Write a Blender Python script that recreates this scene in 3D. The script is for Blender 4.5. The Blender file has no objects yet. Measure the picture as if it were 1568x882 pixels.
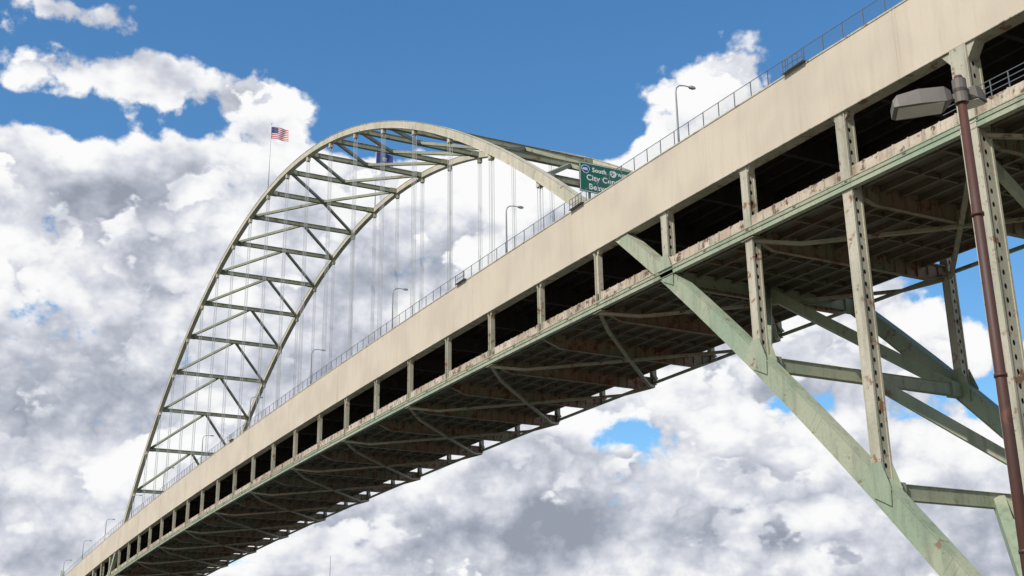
import bpy, math, random
from mathutils import Vector, Matrix
random.seed(4)
V=Vector
P=13.66; W=25.4; H=6.35; HL=7.15
def zb(i):
    t=(i-14)/14; return 53.04-.108*t-3.92*t*t
def za(i):
    if i<0: i=-i
    if i>28: i=56-i
    T=((i-14)/14)**2; return 111.39-110.57*T+1.39*T*T
scene=bpy.context.scene
# ------------------------------------------------------------ node helpers
class NT:
    def __init__(s,nt): s.nt=nt; s.l=nt.links
    def n(s,t,**k):
        nd=s.nt.nodes.new(t)
        for a,b in k.items(): setattr(nd,a,b)
        return nd
    def put(s,sock,val):
        if isinstance(val,bpy.types.NodeSocket): s.l.new(val,sock)
        else: sock.default_value=val
    def m(s,op,a,b=0.0,c=None,clamp=False):
        nd=s.n('ShaderNodeMath',operation=op,use_clamp=clamp)
        s.put(nd.inputs[0],a); s.put(nd.inputs[1],b)
        if c is not None: s.put(nd.inputs[2],c)
        return nd.outputs[0]
    def ss(s,v,a,b,lo=0.0,hi=1.0):
        nd=s.n('ShaderNodeMapRange',interpolation_type='SMOOTHSTEP')
        s.put(nd.inputs[0],v)
        for k,x in zip((1,2,3,4),(a,b,lo,hi)): nd.inputs[k].default_value=x
        return nd.outputs[0]
    def mix(s,f,a,b,bt='MIX'):
        nd=s.n('ShaderNodeMix',data_type='RGBA',blend_type=bt)
        s.put(nd.inputs[0],f)
        for k,x in ((6,a),(7,b)):
            if not isinstance(x,bpy.types.NodeSocket) and len(x)==3: x=(*x,1)
            s.put(nd.inputs[k],x)
        return nd.outputs[2]
    def noise(s,vec,scale,detail=6,rough=.55,dist=0.0):
        nd=s.n('ShaderNodeTexNoise'); s.put(nd.inputs['Vector'],vec)
        nd.inputs['Scale'].default_value=scale; nd.inputs['Detail'].default_value=detail
        nd.inputs['Roughness'].default_value=rough; nd.inputs['Distortion'].default_value=dist
        return nd.outputs[0]
    def vscale(s,vec,sc):
        nd=s.n('ShaderNodeVectorMath',operation='MULTIPLY'); s.put(nd.inputs[0],vec); nd.inputs[1].default_value=sc
        return nd.outputs[0]
    def vadd(s,vec,sc):
        nd=s.n('ShaderNodeVectorMath',operation='ADD'); s.put(nd.inputs[0],vec); s.put(nd.inputs[1],sc)
        return nd.outputs[0]
def paint(name,c1,c2,rust=.25,rustcol=(.15,.065,.03),rough=.6,dirt=(.10,.09,.07),dirtamt=.35,streak=(1,1,.12),sc=1.0,runs=0.0,runcol=(.2,.12,.07)):
    mt=bpy.data.materials.new(name); mt.use_nodes=True; nt=mt.node_tree; t=NT(nt)
    bs=nt.nodes['Principled BSDF']; bs.inputs['Roughness'].default_value=rough
    co=t.n('ShaderNodeTexCoord').outputs['Object']
    n1=t.noise(co,.12*sc,2,.6); n2=t.noise(t.vscale(co,streak),.9*sc,5,.62); n3=t.noise(co,.7*sc,6,.7); n4=t.noise(co,3.5*sc,3,.7)
    col=t.mix(t.ss(n1,.38,.62),c1,c2)
    col=t.mix(t.m('MULTIPLY',t.ss(n2,.46,.72),dirtamt),col,dirt)
    col=t.mix(t.m('MULTIPLY',t.ss(n4,.45,.75),dirtamt*.5),col,dirt)
    if runs:
        n5=t.noise(t.vscale(co,(1.6,1.6,.07)),1.3,3,.6)
        col=t.mix(t.m('MULTIPLY',t.ss(n5,.58,.76),runs),col,runcol)
    thr=.72-.28*rust
    col=t.mix(t.m('MULTIPLY',t.ss(n3,thr,thr+.07),min(1,.35+rust)),col,rustcol)
    t.l.new(col,bs.inputs['Base Color'])
    return mt
def plain(name,c,rough=.5,metal=0,nz=.2):
    mt=bpy.data.materials.new(name); mt.use_nodes=True; t=NT(mt.node_tree); bs=mt.node_tree.nodes['Principled BSDF']
    co=t.n('ShaderNodeTexCoord').outputs['Object']
    n=t.noise(co,3,3,.6); col=t.mix(t.m('MULTIPLY',t.ss(n,.35,.7),nz),c,tuple(x*.4 for x in c))
    t.l.new(col,bs.inputs['Base Color']); bs.inputs['Roughness'].default_value=rough; bs.inputs['Metallic'].default_value=metal
    return mt
M_fascia=paint('fascia_paint',(.60,.52,.40),(.54,.465,.36),rust=.18,dirtamt=.2,dirt=(.34,.28,.20),rustcol=(.36,.25,.16),runs=.2,runcol=(.36,.28,.2))
M_post=paint('post_paint',(.50,.465,.36),(.40,.39,.29),rust=.55,rustcol=(.21,.09,.04),dirtamt=.4,runs=.65,runcol=(.22,.11,.05))
M_green=paint('pale_green_paint',(.27,.34,.235),(.37,.39,.275),rust=.46,rustcol=(.2,.11,.06),dirtamt=.4,runs=.45,runcol=(.2,.14,.08))
M_rib=paint('arch_paint',(.58,.52,.40),(.48,.455,.335),rust=.36,dirtamt=.28,runs=.3)
M_strut=paint('strut_paint',(.27,.28,.18),(.21,.225,.14),rust=.5,dirtamt=.35)
M_floor=paint('floor_steel',(.30,.19,.125),(.25,.23,.155),rust=.7,rustcol=(.19,.075,.04),dirtamt=.42,runs=.45,runcol=(.13,.065,.035))
M_string=paint('stringer_steel',(.16,.11,.072),(.17,.155,.105),rust=.6,dirtamt=.42)
M_dark=paint('upper_deck_steel_shaded',(.04,.033,.028),(.055,.045,.038),rust=.5,dirtamt=.4)  # near-black base: the shade between the decks is put into the steel colour
M_conc=paint('barrier_concrete',(.58,.50,.39),(.44,.35,.25),rust=.68,rustcol=(.15,.085,.05),dirtamt=.6,dirt=(.13,.09,.06),sc=1.3,runs=.6,runcol=(.14,.08,.05))
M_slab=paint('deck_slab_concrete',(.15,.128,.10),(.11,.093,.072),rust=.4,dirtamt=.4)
M_asph=plain('asphalt',(.05,.05,.05),.9)
M_rail=plain('galvanised_rail',(.16,.18,.19),.5,.3)
M_cable=plain('hanger_cable',(.42,.43,.42),.5,.2)
# ------------------------------------------------------------ geometry helpers
class Part:
    def __init__(s): s.v=[];s.f=[]
    def add(s,vs,fs):
        o=len(s.v); s.v+= [tuple(x) for x in vs]; s.f+=[tuple(o+k for k in f) for f in fs]
    def beam(s,p0,p1,w,h,up=(0,0,1),off=0.0):
        p0=V(p0);p1=V(p1);d=(p1-p0).normalized();up=V(up)
        sd=d.cross(up)
        if sd.length<1e-4: sd=d.cross(V((0,1,0)))
        sd.normalize(); u=sd.cross(d).normalized()
        vs=[]
        for p in (p0,p1):
            for a,b in ((-1,-1),(1,-1),(1,1),(-1,1)): vs.append(p+sd*(a*w/2)+u*(b*h/2+off))
        s.add(vs,[(0,1,2,3),(7,6,5,4),(0,4,5,1),(1,5,6,2),(2,6,7,3),(3,7,4,0)])
    def box(s,x0,x1,y0,y1,z0,z1):
        s.add([(x,y,z) for x in(x0,x1) for y in(y0,y1) for z in(z0,z1)],[(0,1,3,2),(4,6,7,5),(0,4,5,1),(2,3,7,6),(0,2,6,4),(1,5,7,3)])
    def strip(s,i0,i1,y0,y1,a,b,step=.5,fz=zb):
        n=max(1,int(round((i1-i0)/step))); vs=[];fs=[]
        for k in range(n+1):
            i=i0+(i1-i0)*k/n; z=fz(i)
            vs+=[(i*P,y0,z+a),(i*P,y1,z+a),(i*P,y1,z+b),(i*P,y0,z+b)]
            if k:
                o=4*(k-1)
                for j in range(4): fs.append((o+j,o+(j+1)%4,o+4+(j+1)%4,o+4+j))
        fs+=[(0,3,2,1),(4*n,4*n+1,4*n+2,4*n+3)]
        s.add(vs,fs)
    def sweep(s,i0,i1,yc,w,lo,hi,step=1/3,taper=True):
        n=int(round((i1-i0)/step)); vs=[];fs=[]
        for k in range(n+1):
            i=i0+(i1-i0)*k/n; e=.02
            t=V((2*e*P,0,za(i+e)-za(i-e))).normalized(); nn=V((-t.z,0,t.x))
            sc=(1+.8*abs((i-14)/14)**2.5) if taper else 1
            c=V((i*P,yc,za(i)))
            vs+=[c+nn*lo*sc+V((0,-w/2,0)),c+nn*lo*sc+V((0,w/2,0)),c+nn*hi*sc+V((0,w/2,0)),c+nn*hi*sc+V((0,-w/2,0))]
            if k:
                o=4*(k-1)
                for j in range(4): fs.append((o+j,o+(j+1)%4,o+4+(j+1)%4,o+4+j))
        fs+=[(0,3,2,1),(4*n,4*n+1,4*n+2,4*n+3)]
        s.add(vs,fs)
    def tube(s,pts,r,n=8):
        pts=[V(p) for p in pts]
        if not isinstance(r,(list,tuple)): r=[r]*len(pts)
        vs=[];fs=[]
        for k,p in enumerate(pts):
            d=(pts[min(k+1,len(pts)-1)]-pts[max(k-1,0)]).normalized()
            a=d.cross(V((.31,.92,.2))).normalized(); b=d.cross(a)
            for j in range(n):
                g=2*math.pi*j/n; vs.append(p+a*math.cos(g)*r[k]+b*math.sin(g)*r[k])
            if k:
                o=n*(k-1)
                for j in range(n): fs.append((o+j,o+(j+1)%n,o+n+(j+1)%n,o+n+j))
        fs+=[tuple(range(n))[::-1],tuple(range(n*(len(pts)-1),n*len(pts)))]
        s.add(vs,fs)
    def perf(s,p0,p1,wv,w,hw=.16,hh=.25,pitch=1.05):
        p0=V(p0);p1=V(p1);wv=V(wv);L=(p1-p0).length;d=(p1-p0).normalized();n=max(1,int(L/pitch));c=L/n
        for k in range(n):
            m=p0+d*(c*(k+.5)); O=[];I=[]
            for a,b in ((-1,-1),(0,-1),(1,-1),(1,0),(1,1),(0,1),(-1,1),(-1,0)): O.append(m+wv*(a*w/2)+d*(b*c/2))
            for j in range(8):
                g=math.radians(225+45*j); I.append(m+wv*(math.cos(g)*hw)+d*(math.sin(g)*hh))
            s.add(O+I,[(j,(j+1)%8,8+(j+1)%8,8+j) for j in range(8)])
    def obj(s,name,mat,parent=None,smooth=False):
        me=bpy.data.meshes.new(name); me.from_pydata(s.v,[],s.f); me.update()
        import bmesh
        bm=bmesh.new(); bm.from_mesh(me); bmesh.ops.recalc_face_normals(bm,faces=bm.faces); bm.to_mesh(me); bm.free()
        o=bpy.data.objects.new(name,me); bpy.context.collection.objects.link(o)
        for m in (mat if isinstance(mat,list) else [mat]): me.materials.append(m)
        if smooth:
            for p in me.polygons: p.use_smooth=True
        if parent: o.parent=parent
        return o
def empty(name):
    o=bpy.data.objects.new(name,None); bpy.context.collection.objects.link(o); return o
# ------------------------------------------------------------ BRIDGE
B=empty('arch_bridge')
I0,I1=-7,37
SIDES=(-.6,-W)
fas=Part(); fl=Part()
for yc in SIDES:
    fas.strip(I0,I1,yc-.6,yc+.6,0,H)
    fl.strip(I0,I1,yc-.68,yc+.68,-.09,-.002)
    fl.strip(I0,I1,yc-.66,yc+.66,H+.002,H+.16)
    for k in range(-4,20):
        i=.45+1.97*k
        if I0<i<I1:
            fas.strip(i-.022,i-.005,yc-.625,yc+.625,.01,H-.01,.02); fas.strip(i+.005,i+.022,yc-.625,yc+.625,.01,H-.01,.02)
fas.obj('tie_girder',M_fascia,B); fl.obj('girder_flange',M_post,B)
# ribs
rib=Part(); low=Part()
for yc in SIDES:
    for (a,b,pt) in ((3.6,24.4,rib),(0,3.6,low),(24.4,28,low),(-4,0,low),(28,32,low)):
        w=.86 if pt is rib else 1.0
        pt.sweep(a,b,yc,w,-.53,.53)
        pt.sweep(a,b,yc,w+.14,.535,.58); pt.sweep(a,b,yc,w+.14,-.58,-.535)
    for ic in (.55,1.5,2.55,25.5,26.5,27.5):
        e=.02; t=V((2*e*P,0,za(ic+e)-za(ic-e))).normalized(); c=V((ic*P,yc,za(ic))); sc=1+.8*abs((ic-14)/14)**2.5
        for sg in (-1,1): low.beam(c+t*sg*.06,c+t*sg*.75,1.03,1.0*sc,up=(-t.z,0,t.x))
for yc in SIDES:
    for i in range(4,25):
        c=V((i*P,yc,za(i)))
        rib.box(c.x-.4,c.x+.4,yc-.33,yc+.33,c.z-1.6,c.z-.5)
        for sgn in (-1,1):
            e=.02; t=V((2*e*P,0,za(i+e)-za(i-e))).normalized()
            q=c+t*sgn*1.3
            rib.beam(q-t*.35,q+t*.35,.9,1.10+.8*abs((i-14)/14)**2.5,up=(-t.z,0,t.x))
rib.obj('arch_rib',M_rib,B); 
# posts
post=Part()
def hpost(part,x,yc,z0,z1,wx=.8,wy=.6):
    part.box(x-wx/2,x-wx/2+.09,yc-wy/2,yc+wy/2,z0,z1)
    part.box(x+wx/2-.09,x+wx/2,yc-wy/2,yc+wy/2,z0,z1)
    part.box(x-wx/2+.09,x+wx/2-.09,yc-.04,yc+.04,z0,z1)
def haunch(part,x,yc,z,wx,wy,s=.8,up=1):
    for sg in (-1,1):
        a=x+sg*wx/2; vs=[]
        for y in (yc-wy/2,yc+wy/2): vs+=[(a,y,z),(a+sg*s,y,z),(a,y,z-up*s*1.3)]
        part.add(vs,[(0,1,2),(5,4,3),(0,3,4,1),(1,4,5,2),(2,5,3,0)])
for yc in SIDES:
    for i in range(I0,I1+1):
        x=i*P; z=zb(i)
        if 4<=i<=24:
            yy=yc+.2 if yc>-5 else yc
            hpost(post,x,yy,z-HL+.1,z-.09); haunch(post,x,yy,z-.1,.8,.5,.45)
            haunch(post,x,yy,z-HL+.55,.8,.5,.5,-1)
        else:
            r=za(i)
            wx,wy=(1.5,1.3) if i in(0,28) else ((1.05,.95) if i in (1,27) else ((.9,.8)))
            if i<-3 or i>31: r=z-60
            zt=z-.09; z0=r+.3
            hw,hh=(.13,.23)
            for sg in (-1,1):
                post.box(x-wx/2,x+wx/2,yc+sg*wy/2-.02,yc+sg*wy/2+.02,z0,zt)
                post.perf((x+sg*(wx/2-.03),yc,z0),(x+sg*(wx/2-.03),yc,zt),(0,1,0),wy,hw,hh)
                for s2 in (-1,1): post.box(x+sg*wx/2-.06,x+sg*wx/2+.05,yc+s2*wy/2-.13,yc+s2*wy/2+.05,z0-.4,zt)
            haunch(post,x,yc,zt-.01,wx,wy*.8,.55 if i else 1.0)
            if abs(i)<=3 and i or 25<=i<=31:
                for sg in (-1,1):
                    yy=yc+sg*.6
                    low.add([(x+a,yy+b,r+c) for b in(-.02,.02) for a,c in ((-1.3,-1.4),(.5,-.5),(1.4,1.0),(.55,2.2),(-.55,2.2),(-1.4,.1))],
                      [(0,1,2,3,4,5),(11,10,9,8,7,6)]+[(j,(j+1)%6,6+(j+1)%6,6+j) for j in range(6)])
low.obj('lower_arch_rib',M_green,B); post.obj('spandrel_posts',M_post,B)
# hangers
hg=Part()
for yc in SIDES:
    for i in range(4,25):
        for dx in (-.28,.28):
            for dy in (-.22,.22):
                hg.tube([(i*P+dx,yc+dy,zb(i)+H),(i*P+dx,yc+dy,za(i)-1.2)],.036,5)
hg.obj('hanger_cables',M_cable,B)
# struts + K bracing
st=Part(); sl=Part()
def node(i,y): return V((i*P,y,za(i)))
for i in list(range(5,24))+[-3,-2,-1,1,2,3,25,26,27,29,30,31]:
    p=st if 5<=i<=23 else sl; a=node(i,-1.1);b=node(i,-W+.5)
    hh=.8 if p is st else 1.15
    p.beam(a,b,.5,hh)
    p.beam(a+V((0,0,hh/2+.03)),b+V((0,0,hh/2+.03)),.7,.05); p.beam(a-V((0,0,hh/2+.03)),b-V((0,0,hh/2+.03)),.7,.05)
    for q,s in ((a,-1),(b,1)):
        p.beam(q+V((0,0,0)),q+V((0,s*1.4,0)),.95,hh*1.25)
ymid=(-.6-W)/2
def kb(ia,ie,p,w):
    m=node(ia,ymid)
    for y in (-1.1,-W+.5): p.beam(m,node(ie,y),w,w*1.15)
for i in range(5,13): kb(i+1,i,st,.48)
for i in range(16,24): kb(i-1,i,st,.48)
kb(14,13,st,.48);kb(14,15,st,.48)
for i in (2,1,0): kb(i+1,i,sl,.95)
for i in (26,27,28): kb(i-1,i,sl,.95)
for i in (-1,-2): kb(i-1,i,sl,.9)
# sway bracing of the pier towers
for i in (0,28):
    x=i*P; z=zb(i)
    for (za_,zb_) in ((z-8.6,z-27.5),(z-28,z-47)):
        sl.beam((x+.28,-1.2,za_),(x+.28,-W+.6,zb_),.5,.8); sl.beam((x-.28,-1.2,zb_),(x-.28,-W+.6,za_),.5,.8)
    sl.beam((x,-1.2,z-27.8),(x,-W+.6,z-27.8),.7,1.1)
st.obj('arch_cross_bracing',M_strut,B); sl.obj('lower_cross_bracing',M_green,B)
# lower deck
bar=Part(); ch=Part(); slab=Part(); flo=Part(); stg=Part(); lat=Part(); rail=Part()
YF=-W+3.3
slab.strip(I0,I1,YF,-.45,-6.25,-6.0); 
bar.strip(I0,I1,-.62,-.36,-6.0,-5.12); bar.strip(I0,I1,YF,YF+.3,-6.0,-5.15)
for k in range(int((I1-I0)*P/1.7)):
    i=I0+k*1.7/P; bar.strip(i,i+.013,-.62,-.30,-6.02,-5.08,.02)
bar.strip(I0,I1,-.64,-.28,-6.13,-6.003)
ch.strip(I0,I1,-.42,.02,-HL,-6.72); ch.strip(I0,I1,-.44,.10,-6.72,-6.66); ch.strip(I0,I1,-.44,.10,-HL-.06,-HL)
ch.strip(I0,I1,-.40,-.2,-6.5,-6.2)
ch.strip(I0,I1,-W-.2,-W+.2,-HL,-6.85)
for k in range(I0*2,I1*2): 
    i=k/2+.0; ch.strip(i-.01,i+.01,-.40,-.02,-6.66,-6.2,.02)
pipe=[(i/2*P,.12,zb(i/2)-6.38) for i in range(2*I0,2*I1+1)]
ch.tube(pipe,.07,8)
for j in range(10):
    y=-1.6-j*2.25
    if y>YF: stg.strip(I0,I1,y-.04,y+.04,-6.8,-6.255); stg.strip(I0,I1,y-.14,y+.14,-6.84,-6.8)
for i in range(I0,I1+1):
    x=i*P; z=zb(i)
    ys=[(-.5,-7.1),(-3,-8.05),(-W+3,-8.05),(-W,-7.1)]
    for k in range(3):
        (ya,a),(yb,b)=ys[k],ys[k+1]
        top=-6.26
        vs=[(x+sx*.03,yy,z+zz) for sx in(-1,1) for yy,zz in((ya,top),(yb,top),(yb,b),(ya,a))]
        flo.add(vs,[(0,1,2,3),(7,6,5,4),(0,4,5,1),(1,5,6,2),(2,6,7,3),(3,7,4,0)])
        flo.beam((x,ya,z+a-.03),(x,yb,z+b-.03),.5,.06)
    for j in range(16):
        y=-2.2-j*1.45
        if y>-W+1: flo.box(x-.2,x+.2,y-.025,y+.025,z-8.0 if -W+3<y<-3 else z-7.6,z-6.3)
    flo.box(x-.3,x+.3,-W-.15,-W+2.4,z-6.4,z-6.262)
    for q in (.33,.66):
        zz=zb(i+q); stg.box((i+q)*P-.12,(i+q)*P+.12,YF+.2,-.6,zz-6.75,zz-6.4)
for i in range(-6,36,2):
    for d in (2,-2):
        a=V((i*P,-.4,zb(i)-7.5)); b=V(((i+d)*P,-W,zb(i+d)-7.5))
        m=V(((i+d/2)*P,(a.y+b.y)/2,zb(i+d/2)-8.35))
        q1=a.lerp(m,.25); q1.z=zb(q1.x/P)-8.32; q2=b.lerp(m,.25); q2.z=zb(q2.x/P)-8.32
        lat.beam(a,q1,.42,.3); lat.beam(q1,m,.42,.3); lat.beam(m,q2,.42,.3); lat.beam(q2,b,.42,.3)
        
    lat.box(i*P-.9,i*P+.9,-1.6,-.0,zb(i)-7.42,zb(i)-7.36)
    lat.box(i*P-.9,i*P+.9,-W,-W+1.6,zb(i)-7.42,zb(i)-7.36)
bar.obj('lower_deck_barrier',M_conc,B); ch.obj('lower_deck_edge_chord',M_green,B); slab.obj('lower_deck_slab',M_slab,B)
flo.obj('floor_beams',M_floor,B); stg.obj('stringers',M_string,B); lat.obj('lateral_bracing',paint('lateral_paint',(.34,.26,.175),(.33,.31,.215),rust=.56,dirtamt=.35),B)
# upper deck
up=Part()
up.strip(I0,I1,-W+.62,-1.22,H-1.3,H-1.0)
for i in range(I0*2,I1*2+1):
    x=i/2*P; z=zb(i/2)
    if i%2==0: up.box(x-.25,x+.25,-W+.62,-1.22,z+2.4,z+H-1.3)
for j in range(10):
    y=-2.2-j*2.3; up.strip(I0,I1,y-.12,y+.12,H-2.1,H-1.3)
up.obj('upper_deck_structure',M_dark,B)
rd=Part(); rd.strip(I0,I1,-W+.7,-1.3,H-.996,H-.9); rd.obj('upper_roadway',M_asph,B)
# railings
def railing(part,i0,i1,y,base,h,sp,rails,rp=.04,rr=.028):
    n=int((i1-i0)*P/sp)
    for k in range(n+1):
        i=i0+k*sp/P; part.box(i*P-rp,i*P+rp,y-rp,y+rp,zb(i)+base,zb(i)+base+h)
    for f in rails:
        part.strip(i0,i1,y-rr,y+rr,base+h*f-rr,base+h*f+rr)
railing(rail,-5,36,-.25,H+.16,1.75,2.6,(1,.08),.036,.026)
railing(rail,-5,36,-W-.3,H+.16,1.75,2.6,(1,.08),.036,.026)
railing(rail,-7,.2,-.5,-5.12,1.4,1.7,(1,.66,.33))
for ic in (1.35,4.25,6.6,15.2):
    railing(rail,ic-.1,ic+.1,.35,H+.1,1.3,.68,(1,.5,.1),.03,.025)
    rail.box((ic-.11)*P,(ic+.11)*P,-.3,.45,zb(ic)+H+.17,zb(ic)+H+.21)
for f in range(1,9):
    rail.strip(-2,20,-.256,-.244,H+.16+f*.2-.006,H+.16+f*.2+.006)
rail.obj('edge_railing',M_rail,B)
# piers
pr=Part()
for xi in (0,28):
    for yc in SIDES:
        x=xi*P
        vs=[];
        for z,s in ((-3,4.6),(-.2,4.2),(1.6,2.2)):
            vs+=[(x-s,yc-s*.7,z),(x+s,yc-s*.7,z),(x+s,yc+s*.7,z),(x-s,yc+s*.7,z)]
        pr.add(vs,[(0,3,2,1),(8,9,10,11)]+[(o+j,o+(j+1)%4,o+4+(j+1)%4,o+4+j) for o in(0,4) for j in range(4)])
pr.obj('pier_footing',M_slab,B)
# ------------------------------------------------------------ street lamps on upper deck
M_lamp=plain('lamp_pole_metal',(.24,.25,.25),.45,.3); M_head=plain('lamp_head',(.36,.37,.36),.5)
for xx in [39+40.05*j for j in range(12)]:
    i=xx/P; z=zb(i)+H
    e=empty('street_lamp'); e.location=(xx,-1.3,z-.9)
    p=Part(); p.tube([(0,0,0),(0,0,3),(0,0,6.4),(0,0,8.0),(0,-.12,8.5),(0,-.5,8.85),(0,-1.2,8.98),(0,-1.9,8.98)],[.13,.12,.10,.085,.08,.07,.06,.05],8)
    p.box(-.25,.25,-.25,.25,-.02,.12); p.obj('pole',M_lamp,e,True)
    h=Part(); h.add([(a,y,zz) for y,w,z0,z1 in((-1.7,.07,8.92,9.05),(-1.9,.17,8.86,9.1),(-2.35,.19,8.84,9.1),(-2.6,.08,8.9,9.02)) for a,zz in((-w,z0),(w,z0),(w,z1),(-w,z1))],
       [(0,3,2,1),(12,13,14,15)]+[(o+j,o+(j+1)%4,o+4+(j+1)%4,o+4+j) for o in(0,4,8) for j in range(4)]); h.obj('luminaire',M_head,e)
# ------------------------------------------------------------ flags
def mk_flag(name,x,y,kind,zt,zflag):
    e=empty(name); e.location=(x,y,0); zc=za(x/P)+.5
    p=Part(); p.tube([(0,0,zc),(0,0,zc+6),(0,0,zt)],[.13,.10,.06],8); p.tube([(0,0,zt),(0,0,zt+.12),(0,0,zt+.25)],[.12,.17,.05],8); p.box(-.4,.4,-.4,.4,zc-.3,zc+.15)
    p.obj('pole',plain('flagpole_white',(.6,.6,.6),.4),e,True)
    nx,ny=48,39; Lf,Hf=(4.1,2.9)
    vs=[]
    for a in range(nx+1):
        for b in range(ny+1):
            u=a/nx;v=b/ny
            vs.append((-.9*u*Lf*.35+.28*math.sin(u*9+v*1.5)*u, -.05-u*Lf*.88, zflag-v*Hf-.55*u*u*Hf*.5+.12*math.sin(u*7+1)*u))
    q=Part(); q.add(vs,[(a*(ny+1)+b,(a+1)*(ny+1)+b,(a+1)*(ny+1)+b+1,a*(ny+1)+b+1) for a in range(nx) for b in range(ny)])
    mats=[plain('flag_red',(.50,.03,.04),.8),plain('flag_white',(.75,.75,.75),.8),plain('flag_blue',(.015,.03,.16),.8)]
    o=q.obj('flag_cloth',mats,e,True)
    for idx,pl in enumerate(o.data.polygons):
        a,b=divmod(idx,ny)
        if kind=='us':
            st_=b//3; m=0 if st_%2==0 else 1
            if a<19 and st_<7: m=1 if (a%3==1 and b%4==1) else 2
        else: m=2 if not (17<a<31 and 12<b<26 and (a+b)%3==0) else 1
        pl.material_index=m
mk_flag('american_flag',14.05*P,-.6,'us',128.2,127.6)
mk_flag('state_flag',14.0*P,-W,'or',127.9,126.0)
# ------------------------------------------------------------ highway sign
S=empty('highway_sign'); SX=62.7; sy0,sy1,sz0,sz1=-3.1,-10.7,62.2,66.2
M_sg=plain('sign_green',(.004,.125,.07),.45,0,.12); M_sw=plain('sign_white',(.82,.84,.82),.5,0,.03); M_sb=plain('sign_blue',(.01,.05,.3),.5)
p=Part(); p.box(SX,SX+.06,sy1,sy0,sz0,sz1); p.obj('panel',M_sg,S)
p=Part(); t=.07
for (a,b,c,d) in ((sy1+.08,sy0-.08,sz1-.08-t,sz1-.08),(sy1+.08,sy0-.08,sz0+.08,sz0+.08+t),(sy1+.08,sy1+.08+t,sz0+.08+t,sz1-.08-t),(sy0-.08-t,sy0-.08,sz0+.08+t,sz1-.08-t)):
    p.box(SX-.008,SX-.004,a,b,c,d)
p.obj('border',M_sw,S)
p=Part()
for y in (-4.6,-9.2): p.box(SX+.1,SX+.35,y-.12,y+.12,zb(SX/P)+H-.9,sz1+.1)
for z in (62.8,64,65.2): p.box(SX+.062,SX+.1,sy1+.2,sy0-.2,z-.06,z+.06)
p.obj('support_posts',M_rail,S)
rot=Matrix(((0,0,-1),(-1,0,0),(0,1,0)))
def text(s,y,z,size,mat,par=S,sp=1.08):
    c=bpy.data.curves.new('txt','FONT'); c.body=s; c.size=size; c.extrude=.004; c.offset=.022; c.space_character=sp
    o=bpy.data.objects.new('text_'+s.replace(' ','_').lower(),c); bpy.context.collection.objects.link(o)
    o.matrix_world=Matrix.Translation((SX-.018,y,z))@rot.to_4x4(); c.materials.append(mat); o.parent=par
def shield(y,z,w,h,mat,d=.006):
    q=Part(); n=14; vs=[]
    for xx in (SX-d,SX-d-.003):
        for k in range(n):
            g=2*math.pi*k/n; r=1+.08*math.cos(3*g+math.pi/2*3)
            vs.append((xx,y-math.cos(g)*w*r,z+math.sin(g)*h*r))
    q.add(vs,[tuple(range(n)),tuple(range(n,2*n))[::-1]]+[(j,(j+1)%n,n+(j+1)%n,n+j) for j in range(n)]); q.obj('route_shield',mat,S)
shield(-4.0,65.3,.6,.55,M_sw); shield(-4.0,65.3,.53,.48,M_sb,.011)
text('405',-3.58,65.13,.46,M_sw)
text('South',-4.95,65.05,.82,M_sw); shield(-8.0,65.3,.5,.46,M_sw); text('26',-7.72,65.1,.5,plain('sign_black',(.01,.01,.01))); text('WEST',-8.65,65.08,.62,M_sw)
text('City Center',-4.1,63.85,1.05,M_sw); text('Beaverton',-4.4,62.65,1.05,M_sw)
# ------------------------------------------------------------ foreground floodlight pole
FP=empty('floodlight_pole'); FP.location=(-46.53,53.68,0)
M_br=paint('brown_painted_steel',(.085,.030,.020),(.055,.026,.018),rust=.5,rustcol=(.15,.06,.035),dirtamt=.25,runs=.4,runcol=(.13,.09,.06))
M_hd=paint('floodlight_housing',(.16,.14,.12),(.12,.105,.09),rust=.3,dirtamt=.4,sc=4)
M_ln=plain('floodlight_lens',(.6,.57,.5),.25)
p=Part(); p.tube([(0,0,-1.7),(0,0,5),(0,0,11.35)],[.11,.098,.082],16); p.tube([(0,0,11.35),(0,0,11.42)],[.095,.07],16); p.tube([(0,0,-1.7),(0,0,-1.5)],.22,16)
for z in (2.6,5.6,8.6): p.tube([(0,0,z),(0,0,z+.06)],.115,16)
p.obj('pole',M_br,FP,True)
def head(dirv,zc,L,wd,hh,gap,tilt):
    d=V(dirv).normalized(); s=d.cross(V((0,0,1))); q=Part(); ln=Part()
    up_=V((0,0,1))
    d2=(d*math.cos(tilt)+up_*math.sin(tilt)).normalized(); u2=s.cross(d2)
    if u2.z<0:u2=-u2
    c0=V((0,0,zc))+d2*gap
    sec=[(0,.35,-.2,.35),(.12,.8,-.5,.5),(.55,1,-.5,.5),(.92,.98,-.5,.30),(1,.85,-.45,.05)]
    vs=[]
    for f,w,a,b in sec:
        for sg,hz in((-1,a),(1,a),(.82,b),(-.82,b)): vs.append(c0+d2*(f*L)+s*(sg*w*wd/2)+u2*(hz*hh))
    n=len(sec)
    q.add(vs,[(0,3,2,1),tuple(4*(n-1)+j for j in range(4))]+[(4*o+j,4*o+(j+1)%4,4*o+4+(j+1)%4,4*o+4+j) for o in range(n-1) for j in range(4)])
    q.beam(V((0,0,zc)),c0+d2*.05,.1,.1); q.tube([(0,0,zc-.14),(0,0,zc+.14)],.13,12)
    a=c0+d2*(L*.16)-u2*(hh*.5+.012); b=c0+d2*(L*.93)-u2*(hh*.5+.012); ln.beam(a,b,wd*.76,.02,up=u2)
    q.obj('lamp_head',M_hd,FP); ln.obj('lens',M_ln,FP)
head((.62,.80,0),11.0,1.08,.62,.32,.18,-.06)
head((.35,-.94,0),11.2,.42,.45,.26,.33,.0)
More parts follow.
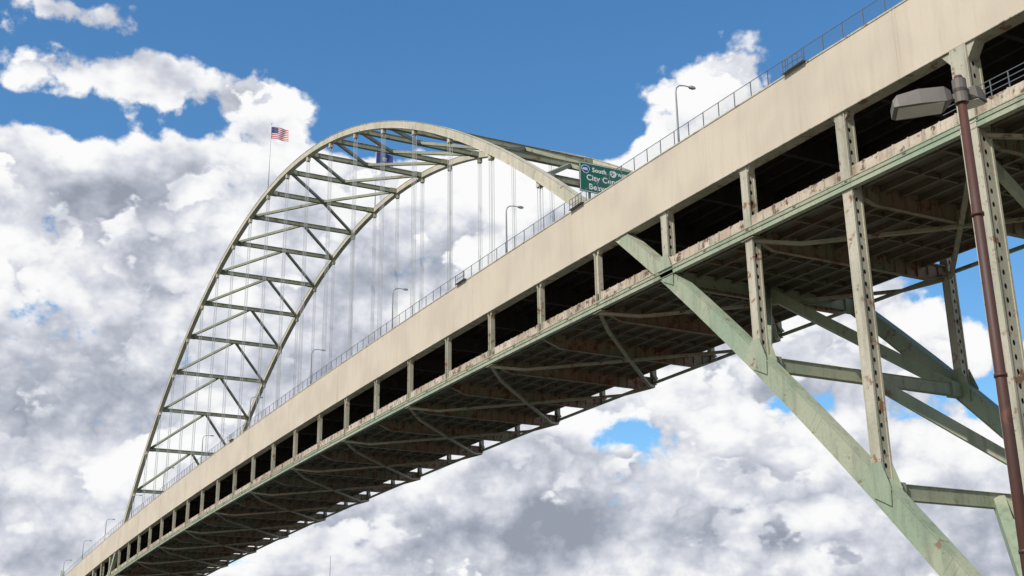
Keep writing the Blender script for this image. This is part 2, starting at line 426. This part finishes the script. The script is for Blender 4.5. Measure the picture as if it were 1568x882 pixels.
# ------------------------------------------------------------ distant mast, ground, river
ms=Part(); ms.tube([(0,0,-1.7),(0,0,40),(0,0,63)],[.3,.2,.08],6)
for z in (20,40,55): ms.box(-.6,.6,-.6,.6,z,z+.15)
mo=ms.obj('radio_mast',M_rail); mo.location=(410,-94,0)
def ground_mat():
    mt=bpy.data.materials.new('ground'); mt.use_nodes=True; t=NT(mt.node_tree); bs=mt.node_tree.nodes['Principled BSDF']
    co=t.n('ShaderNodeTexCoord').outputs['Object']; n=t.noise(co,.02,4,.6); n2=t.noise(co,.8,4,.7)
    c=t.mix(t.ss(n,.4,.6),(.14,.13,.09),(.22,.20,.155)); c=t.mix(t.m('MULTIPLY',n2,.4),c,(.09,.085,.06)); t.l.new(c,bs.inputs['Base Color']); bs.inputs['Roughness'].default_value=.95
    return mt
g=Part(); g.add([(-4000,-4000,-1.7),(4000,-4000,-1.7),(4000,4000,-1.7),(-4000,4000,-1.7)],[(0,1,2,3)]); g.obj('ground',ground_mat())
wt=bpy.data.materials.new('river_water'); wt.use_nodes=True; t=NT(wt.node_tree); bs=wt.node_tree.nodes['Principled BSDF']; bs.inputs['Base Color'].default_value=(.06,.08,.07,1); bs.inputs['Roughness'].default_value=.25
co=t.n('ShaderNodeTexCoord').outputs['Object']; b=t.n('ShaderNodeBump'); b.inputs['Strength'].default_value=.4; t.l.new(t.noise(co,.6,3,.6),b.inputs['Height']); t.l.new(b.outputs[0],bs.inputs['Normal'])
g=Part(); g.add([(60,-3900,-1.69),(350,-3900,-1.69),(350,3900,-1.69),(60,3900,-1.69)],[(0,1,2,3)]); g.obj('river',wt)
# ------------------------------------------------------------ sun + sky
sv=V((-.25,.68,.69)).normalized()
ld=bpy.data.lights.new('sun','SUN'); ld.energy=4.3; ld.angle=math.radians(.5); ld.color=(1,.93,.82)
lo=bpy.data.objects.new('sun',ld); bpy.context.collection.objects.link(lo); lo.rotation_mode='QUATERNION'; lo.rotation_quaternion=sv.to_track_quat('Z','Y'); lo.location=(0,100,200)
# bearing, elevation, half-width, half-height (degrees), weight of individual clouds and gaps
BLOBS=[(9.8,27.4,3.4,1.9,1.05),(15.6,26.4,3.3,2.2,1.1),(4.2,27.0,3.4,1.4,.95),(6.3,29.7,2.6,.8,.85),
     (37.0,27.3,4.1,2.9,1.6),(5.5,20.8,2.6,.9,-.42),(50.0,18.2,4.5,2.8,-1.35),(50,12.8,3.4,1.1,-1.1),(33,12.3,2.6,.9,-.45),(40,13.5,2.5,.8,-.35),
     (46,25,4,4,-.5),(26,30,8,3.5,-.3),(20.2,25.4,1.4,.7,-.3),(32,25.0,1.3,2.0,-.5),(12.6,26.1,.9,.6,-.45),(4,25.4,3,.4,-.35)]
SHADE=[(6.3,13.0,5.5,2.2,-.36),(30,8.4,10,1.4,-.27),(11,18.6,6,1.8,-.12),(47,8.6,5,1.2,-.12),(7,24,8,1.8,.16),(14,26.5,9,2,.16),(36,27,5,4,.12),(35,13,6,1.6,.12),(24,22,8,3,.16),(2,9,3,1.2,-.15)]
def azel(t,v):
    nv=t.n('ShaderNodeVectorMath',operation='NORMALIZE'); t.l.new(v,nv.inputs[0]); v=nv.outputs[0]
    sp=t.n('ShaderNodeSeparateXYZ'); t.l.new(v,sp.inputs[0])
    az=t.m('MULTIPLY',t.m('ARCTAN2',t.m('MULTIPLY',sp.outputs[1],-1),sp.outputs[0]),57.2958)
    el=t.m('MULTIPLY',t.m('ARCSINE',sp.outputs[2]),57.2958)
    return v,az,el
def blobs(t,az,el,start,L):
    for a0,e0,ra,re,w in L:
        dx=t.m('DIVIDE',t.m('SUBTRACT',az,a0),ra); dy=t.m('DIVIDE',t.m('SUBTRACT',el,e0),re)
        q=t.m('ADD',t.m('MULTIPLY',dx,dx),t.m('MULTIPLY',dy,dy))
        start=t.m('ADD',start,t.m('MULTIPLY',t.m('EXPONENT',t.m('MULTIPLY',q,-1)),w))
    return start
def billow(t,vec,scale,detail):
    n=t.noise(vec,scale,detail,.5); return t.m('ABSOLUTE',t.m('MULTIPLY',t.m('SUBTRACT',n,.5),2.0))
def cloud_group(name,detail,puffs):
    grp=bpy.data.node_groups.new(name,'ShaderNodeTree')
    grp.interface.new_socket('Vector',in_out='INPUT',socket_type='NodeSocketVector'); grp.interface.new_socket('Density',in_out='OUTPUT',socket_type='NodeSocketFloat')
    t=NT(grp); gi=t.n('NodeGroupInput'); go=t.n('NodeGroupOutput')
    v,az,el=azel(t,gi.outputs[0])
    bias=blobs(t,az,el,t.ss(el,26.0,23.6,-.62,.66),BLOBS)
    vs_=t.vscale(v,(1,1,1.25))
    n1=t.noise(vs_,8.0,detail,.6)
    d=t.m('ADD',bias,t.m('MULTIPLY',t.m('SUBTRACT',n1,.5),2.9))
    if puffs: d=t.m('ADD',d,t.m('MULTIPLY',t.m('SUBTRACT',billow(t,vs_,26,3),.18),.8))
    t.l.new(d,go.inputs[0]); return grp
gf=cloud_group('cloud_density',8,True); gm=cloud_group('cloud_density_mid',6,False); gc=cloud_group('cloud_density_coarse',1,False)
wld=bpy.data.worlds.new('World'); scene.world=wld; wld.use_nodes=True; nt=wld.node_tree; nt.nodes.clear(); t=NT(nt)
try: wld.cycles.sampling_method='MANUAL'; wld.cycles.sample_map_resolution=256
except Exception: pass
sky=t.n('ShaderNodeTexSky',sky_type='NISHITA'); sky.sun_disc=False; sky.sun_elevation=math.asin(sv.z); sky.sun_rotation=math.atan2(sv.x,sv.y); sky.altitude=50; sky.dust_density=.3; sky.ozone_density=2.0
hs=t.n('ShaderNodeHueSaturation'); hs.inputs['Saturation'].default_value=1.2; t.l.new(sky.outputs[0],hs.inputs['Color'])
skc=t.mix(1.0,hs.outputs[0],(.89,1.08,1.11),'MULTIPLY')
bg1=t.n('ShaderNodeBackground'); bg1.inputs[1].default_value=.147; t.l.new(skc,bg1.inputs[0])
co=t.n('ShaderNodeTexCoord').outputs['Generated']
def G(vec,gr):
    g_=t.n('ShaderNodeGroup'); g_.node_tree=gr; t.l.new(vec,g_.inputs[0]); return g_.outputs[0]
d0=G(co,gf); d1=G(t.vadd(co,(.0,.010,.018)),gm); d2=G(t.vadd(co,(0,.02,.06)),gc)
_,az,el=azel(t,co)
df=t.m('MULTIPLY',t.m('SUBTRACT',d0,d1),.9)
big=t.noise(t.vscale(co,(1,1,2.2)),5.0,2,.5)
sh=t.m('ADD',t.m('ADD',.63,df),t.m('MULTIPLY',t.m('SUBTRACT',big,.5),1.0))
sh=t.m('SUBTRACT',sh,t.ss(d2,-.1,1.2,-.16,.16))
# nearer cumulus heads with bright tops and shaded bases inside the cloud mass
cf=t.vscale(t.vadd(co,(3.1,1.7,.4)),(1,1,1.5))
cf1=t.vscale(t.vadd(co,(3.1,1.712,.425)),(1,1,1.5))
e0=t.m('ADD',t.noise(cf,6.0,8,.56),t.m('MULTIPLY',billow(t,cf,20,3),.19))
e1=t.m('ADD',t.noise(cf1,6.0,5,.56),.035)
fm=t.ss(e0,.525,.56)
fs=t.m('ADD',.66,t.m('MULTIPLY',t.m('SUBTRACT',e0,e1),4.2))
shm=t.n('ShaderNodeMix',data_type='FLOAT'); t.l.new(fm,shm.inputs[0]); t.l.new(sh,shm.inputs[2]); t.l.new(fs,shm.inputs[3])
sh=blobs(t,az,el,shm.outputs[0],SHADE)
sh=t.m('ADD',sh,0.0,clamp=True)
cr=t.n('ShaderNodeValToRGB'); t.l.new(sh,cr.inputs[0]); e_=cr.color_ramp.elements
e_[0].position=0; e_[0].color=(.31,.34,.41,1); e_[1].position=1; e_[1].color=(.97,.97,.97,1)
for pos,c_ in ((.3,(.47,.50,.58,1)),(.62,(.72,.74,.80,1)),(.82,(.90,.905,.92,1))): q=e_.new(pos); q.color=c_
bg2=t.n('ShaderNodeBackground'); bg2.inputs[1].default_value=1.0; t.l.new(cr.outputs[0],bg2.inputs[0])
mx=t.n('ShaderNodeMixShader'); t.l.new(t.ss(d0,-.03,.22),mx.inputs[0]); t.l.new(bg1.outputs[0],mx.inputs[1]); t.l.new(bg2.outputs[0],mx.inputs[2])
ow=t.n('ShaderNodeOutputWorld'); t.l.new(mx.outputs[0],ow.inputs[0])
# ------------------------------------------------------------ camera
pi_,ya,ro=.33106,.47861,-.01429
F=V((math.cos(pi_)*math.cos(ya),-math.cos(pi_)*math.sin(ya),math.sin(pi_))); R0=V((-math.sin(ya),-math.cos(ya),0)); U0=R0.cross(F)
R=R0*math.cos(ro)+U0*math.sin(ro); U=-R0*math.sin(ro)+U0*math.cos(ro)
cd=bpy.data.cameras.new('camera'); cd.sensor_width=36; cd.lens=1957.76/1568*36; cd.clip_end=20000; cd.clip_start=.1
cam=bpy.data.objects.new('camera',cd); bpy.context.collection.objects.link(cam)
cam.matrix_world=Matrix(((R.x,U.x,-F.x,-61.65),(R.y,U.y,-F.y,71.0),(R.z,U.z,-F.z,0),(0,0,0,1)))
scene.camera=cam
scene.view_settings.view_transform='Standard'; scene.view_settings.look='None'; scene.view_settings.exposure=0
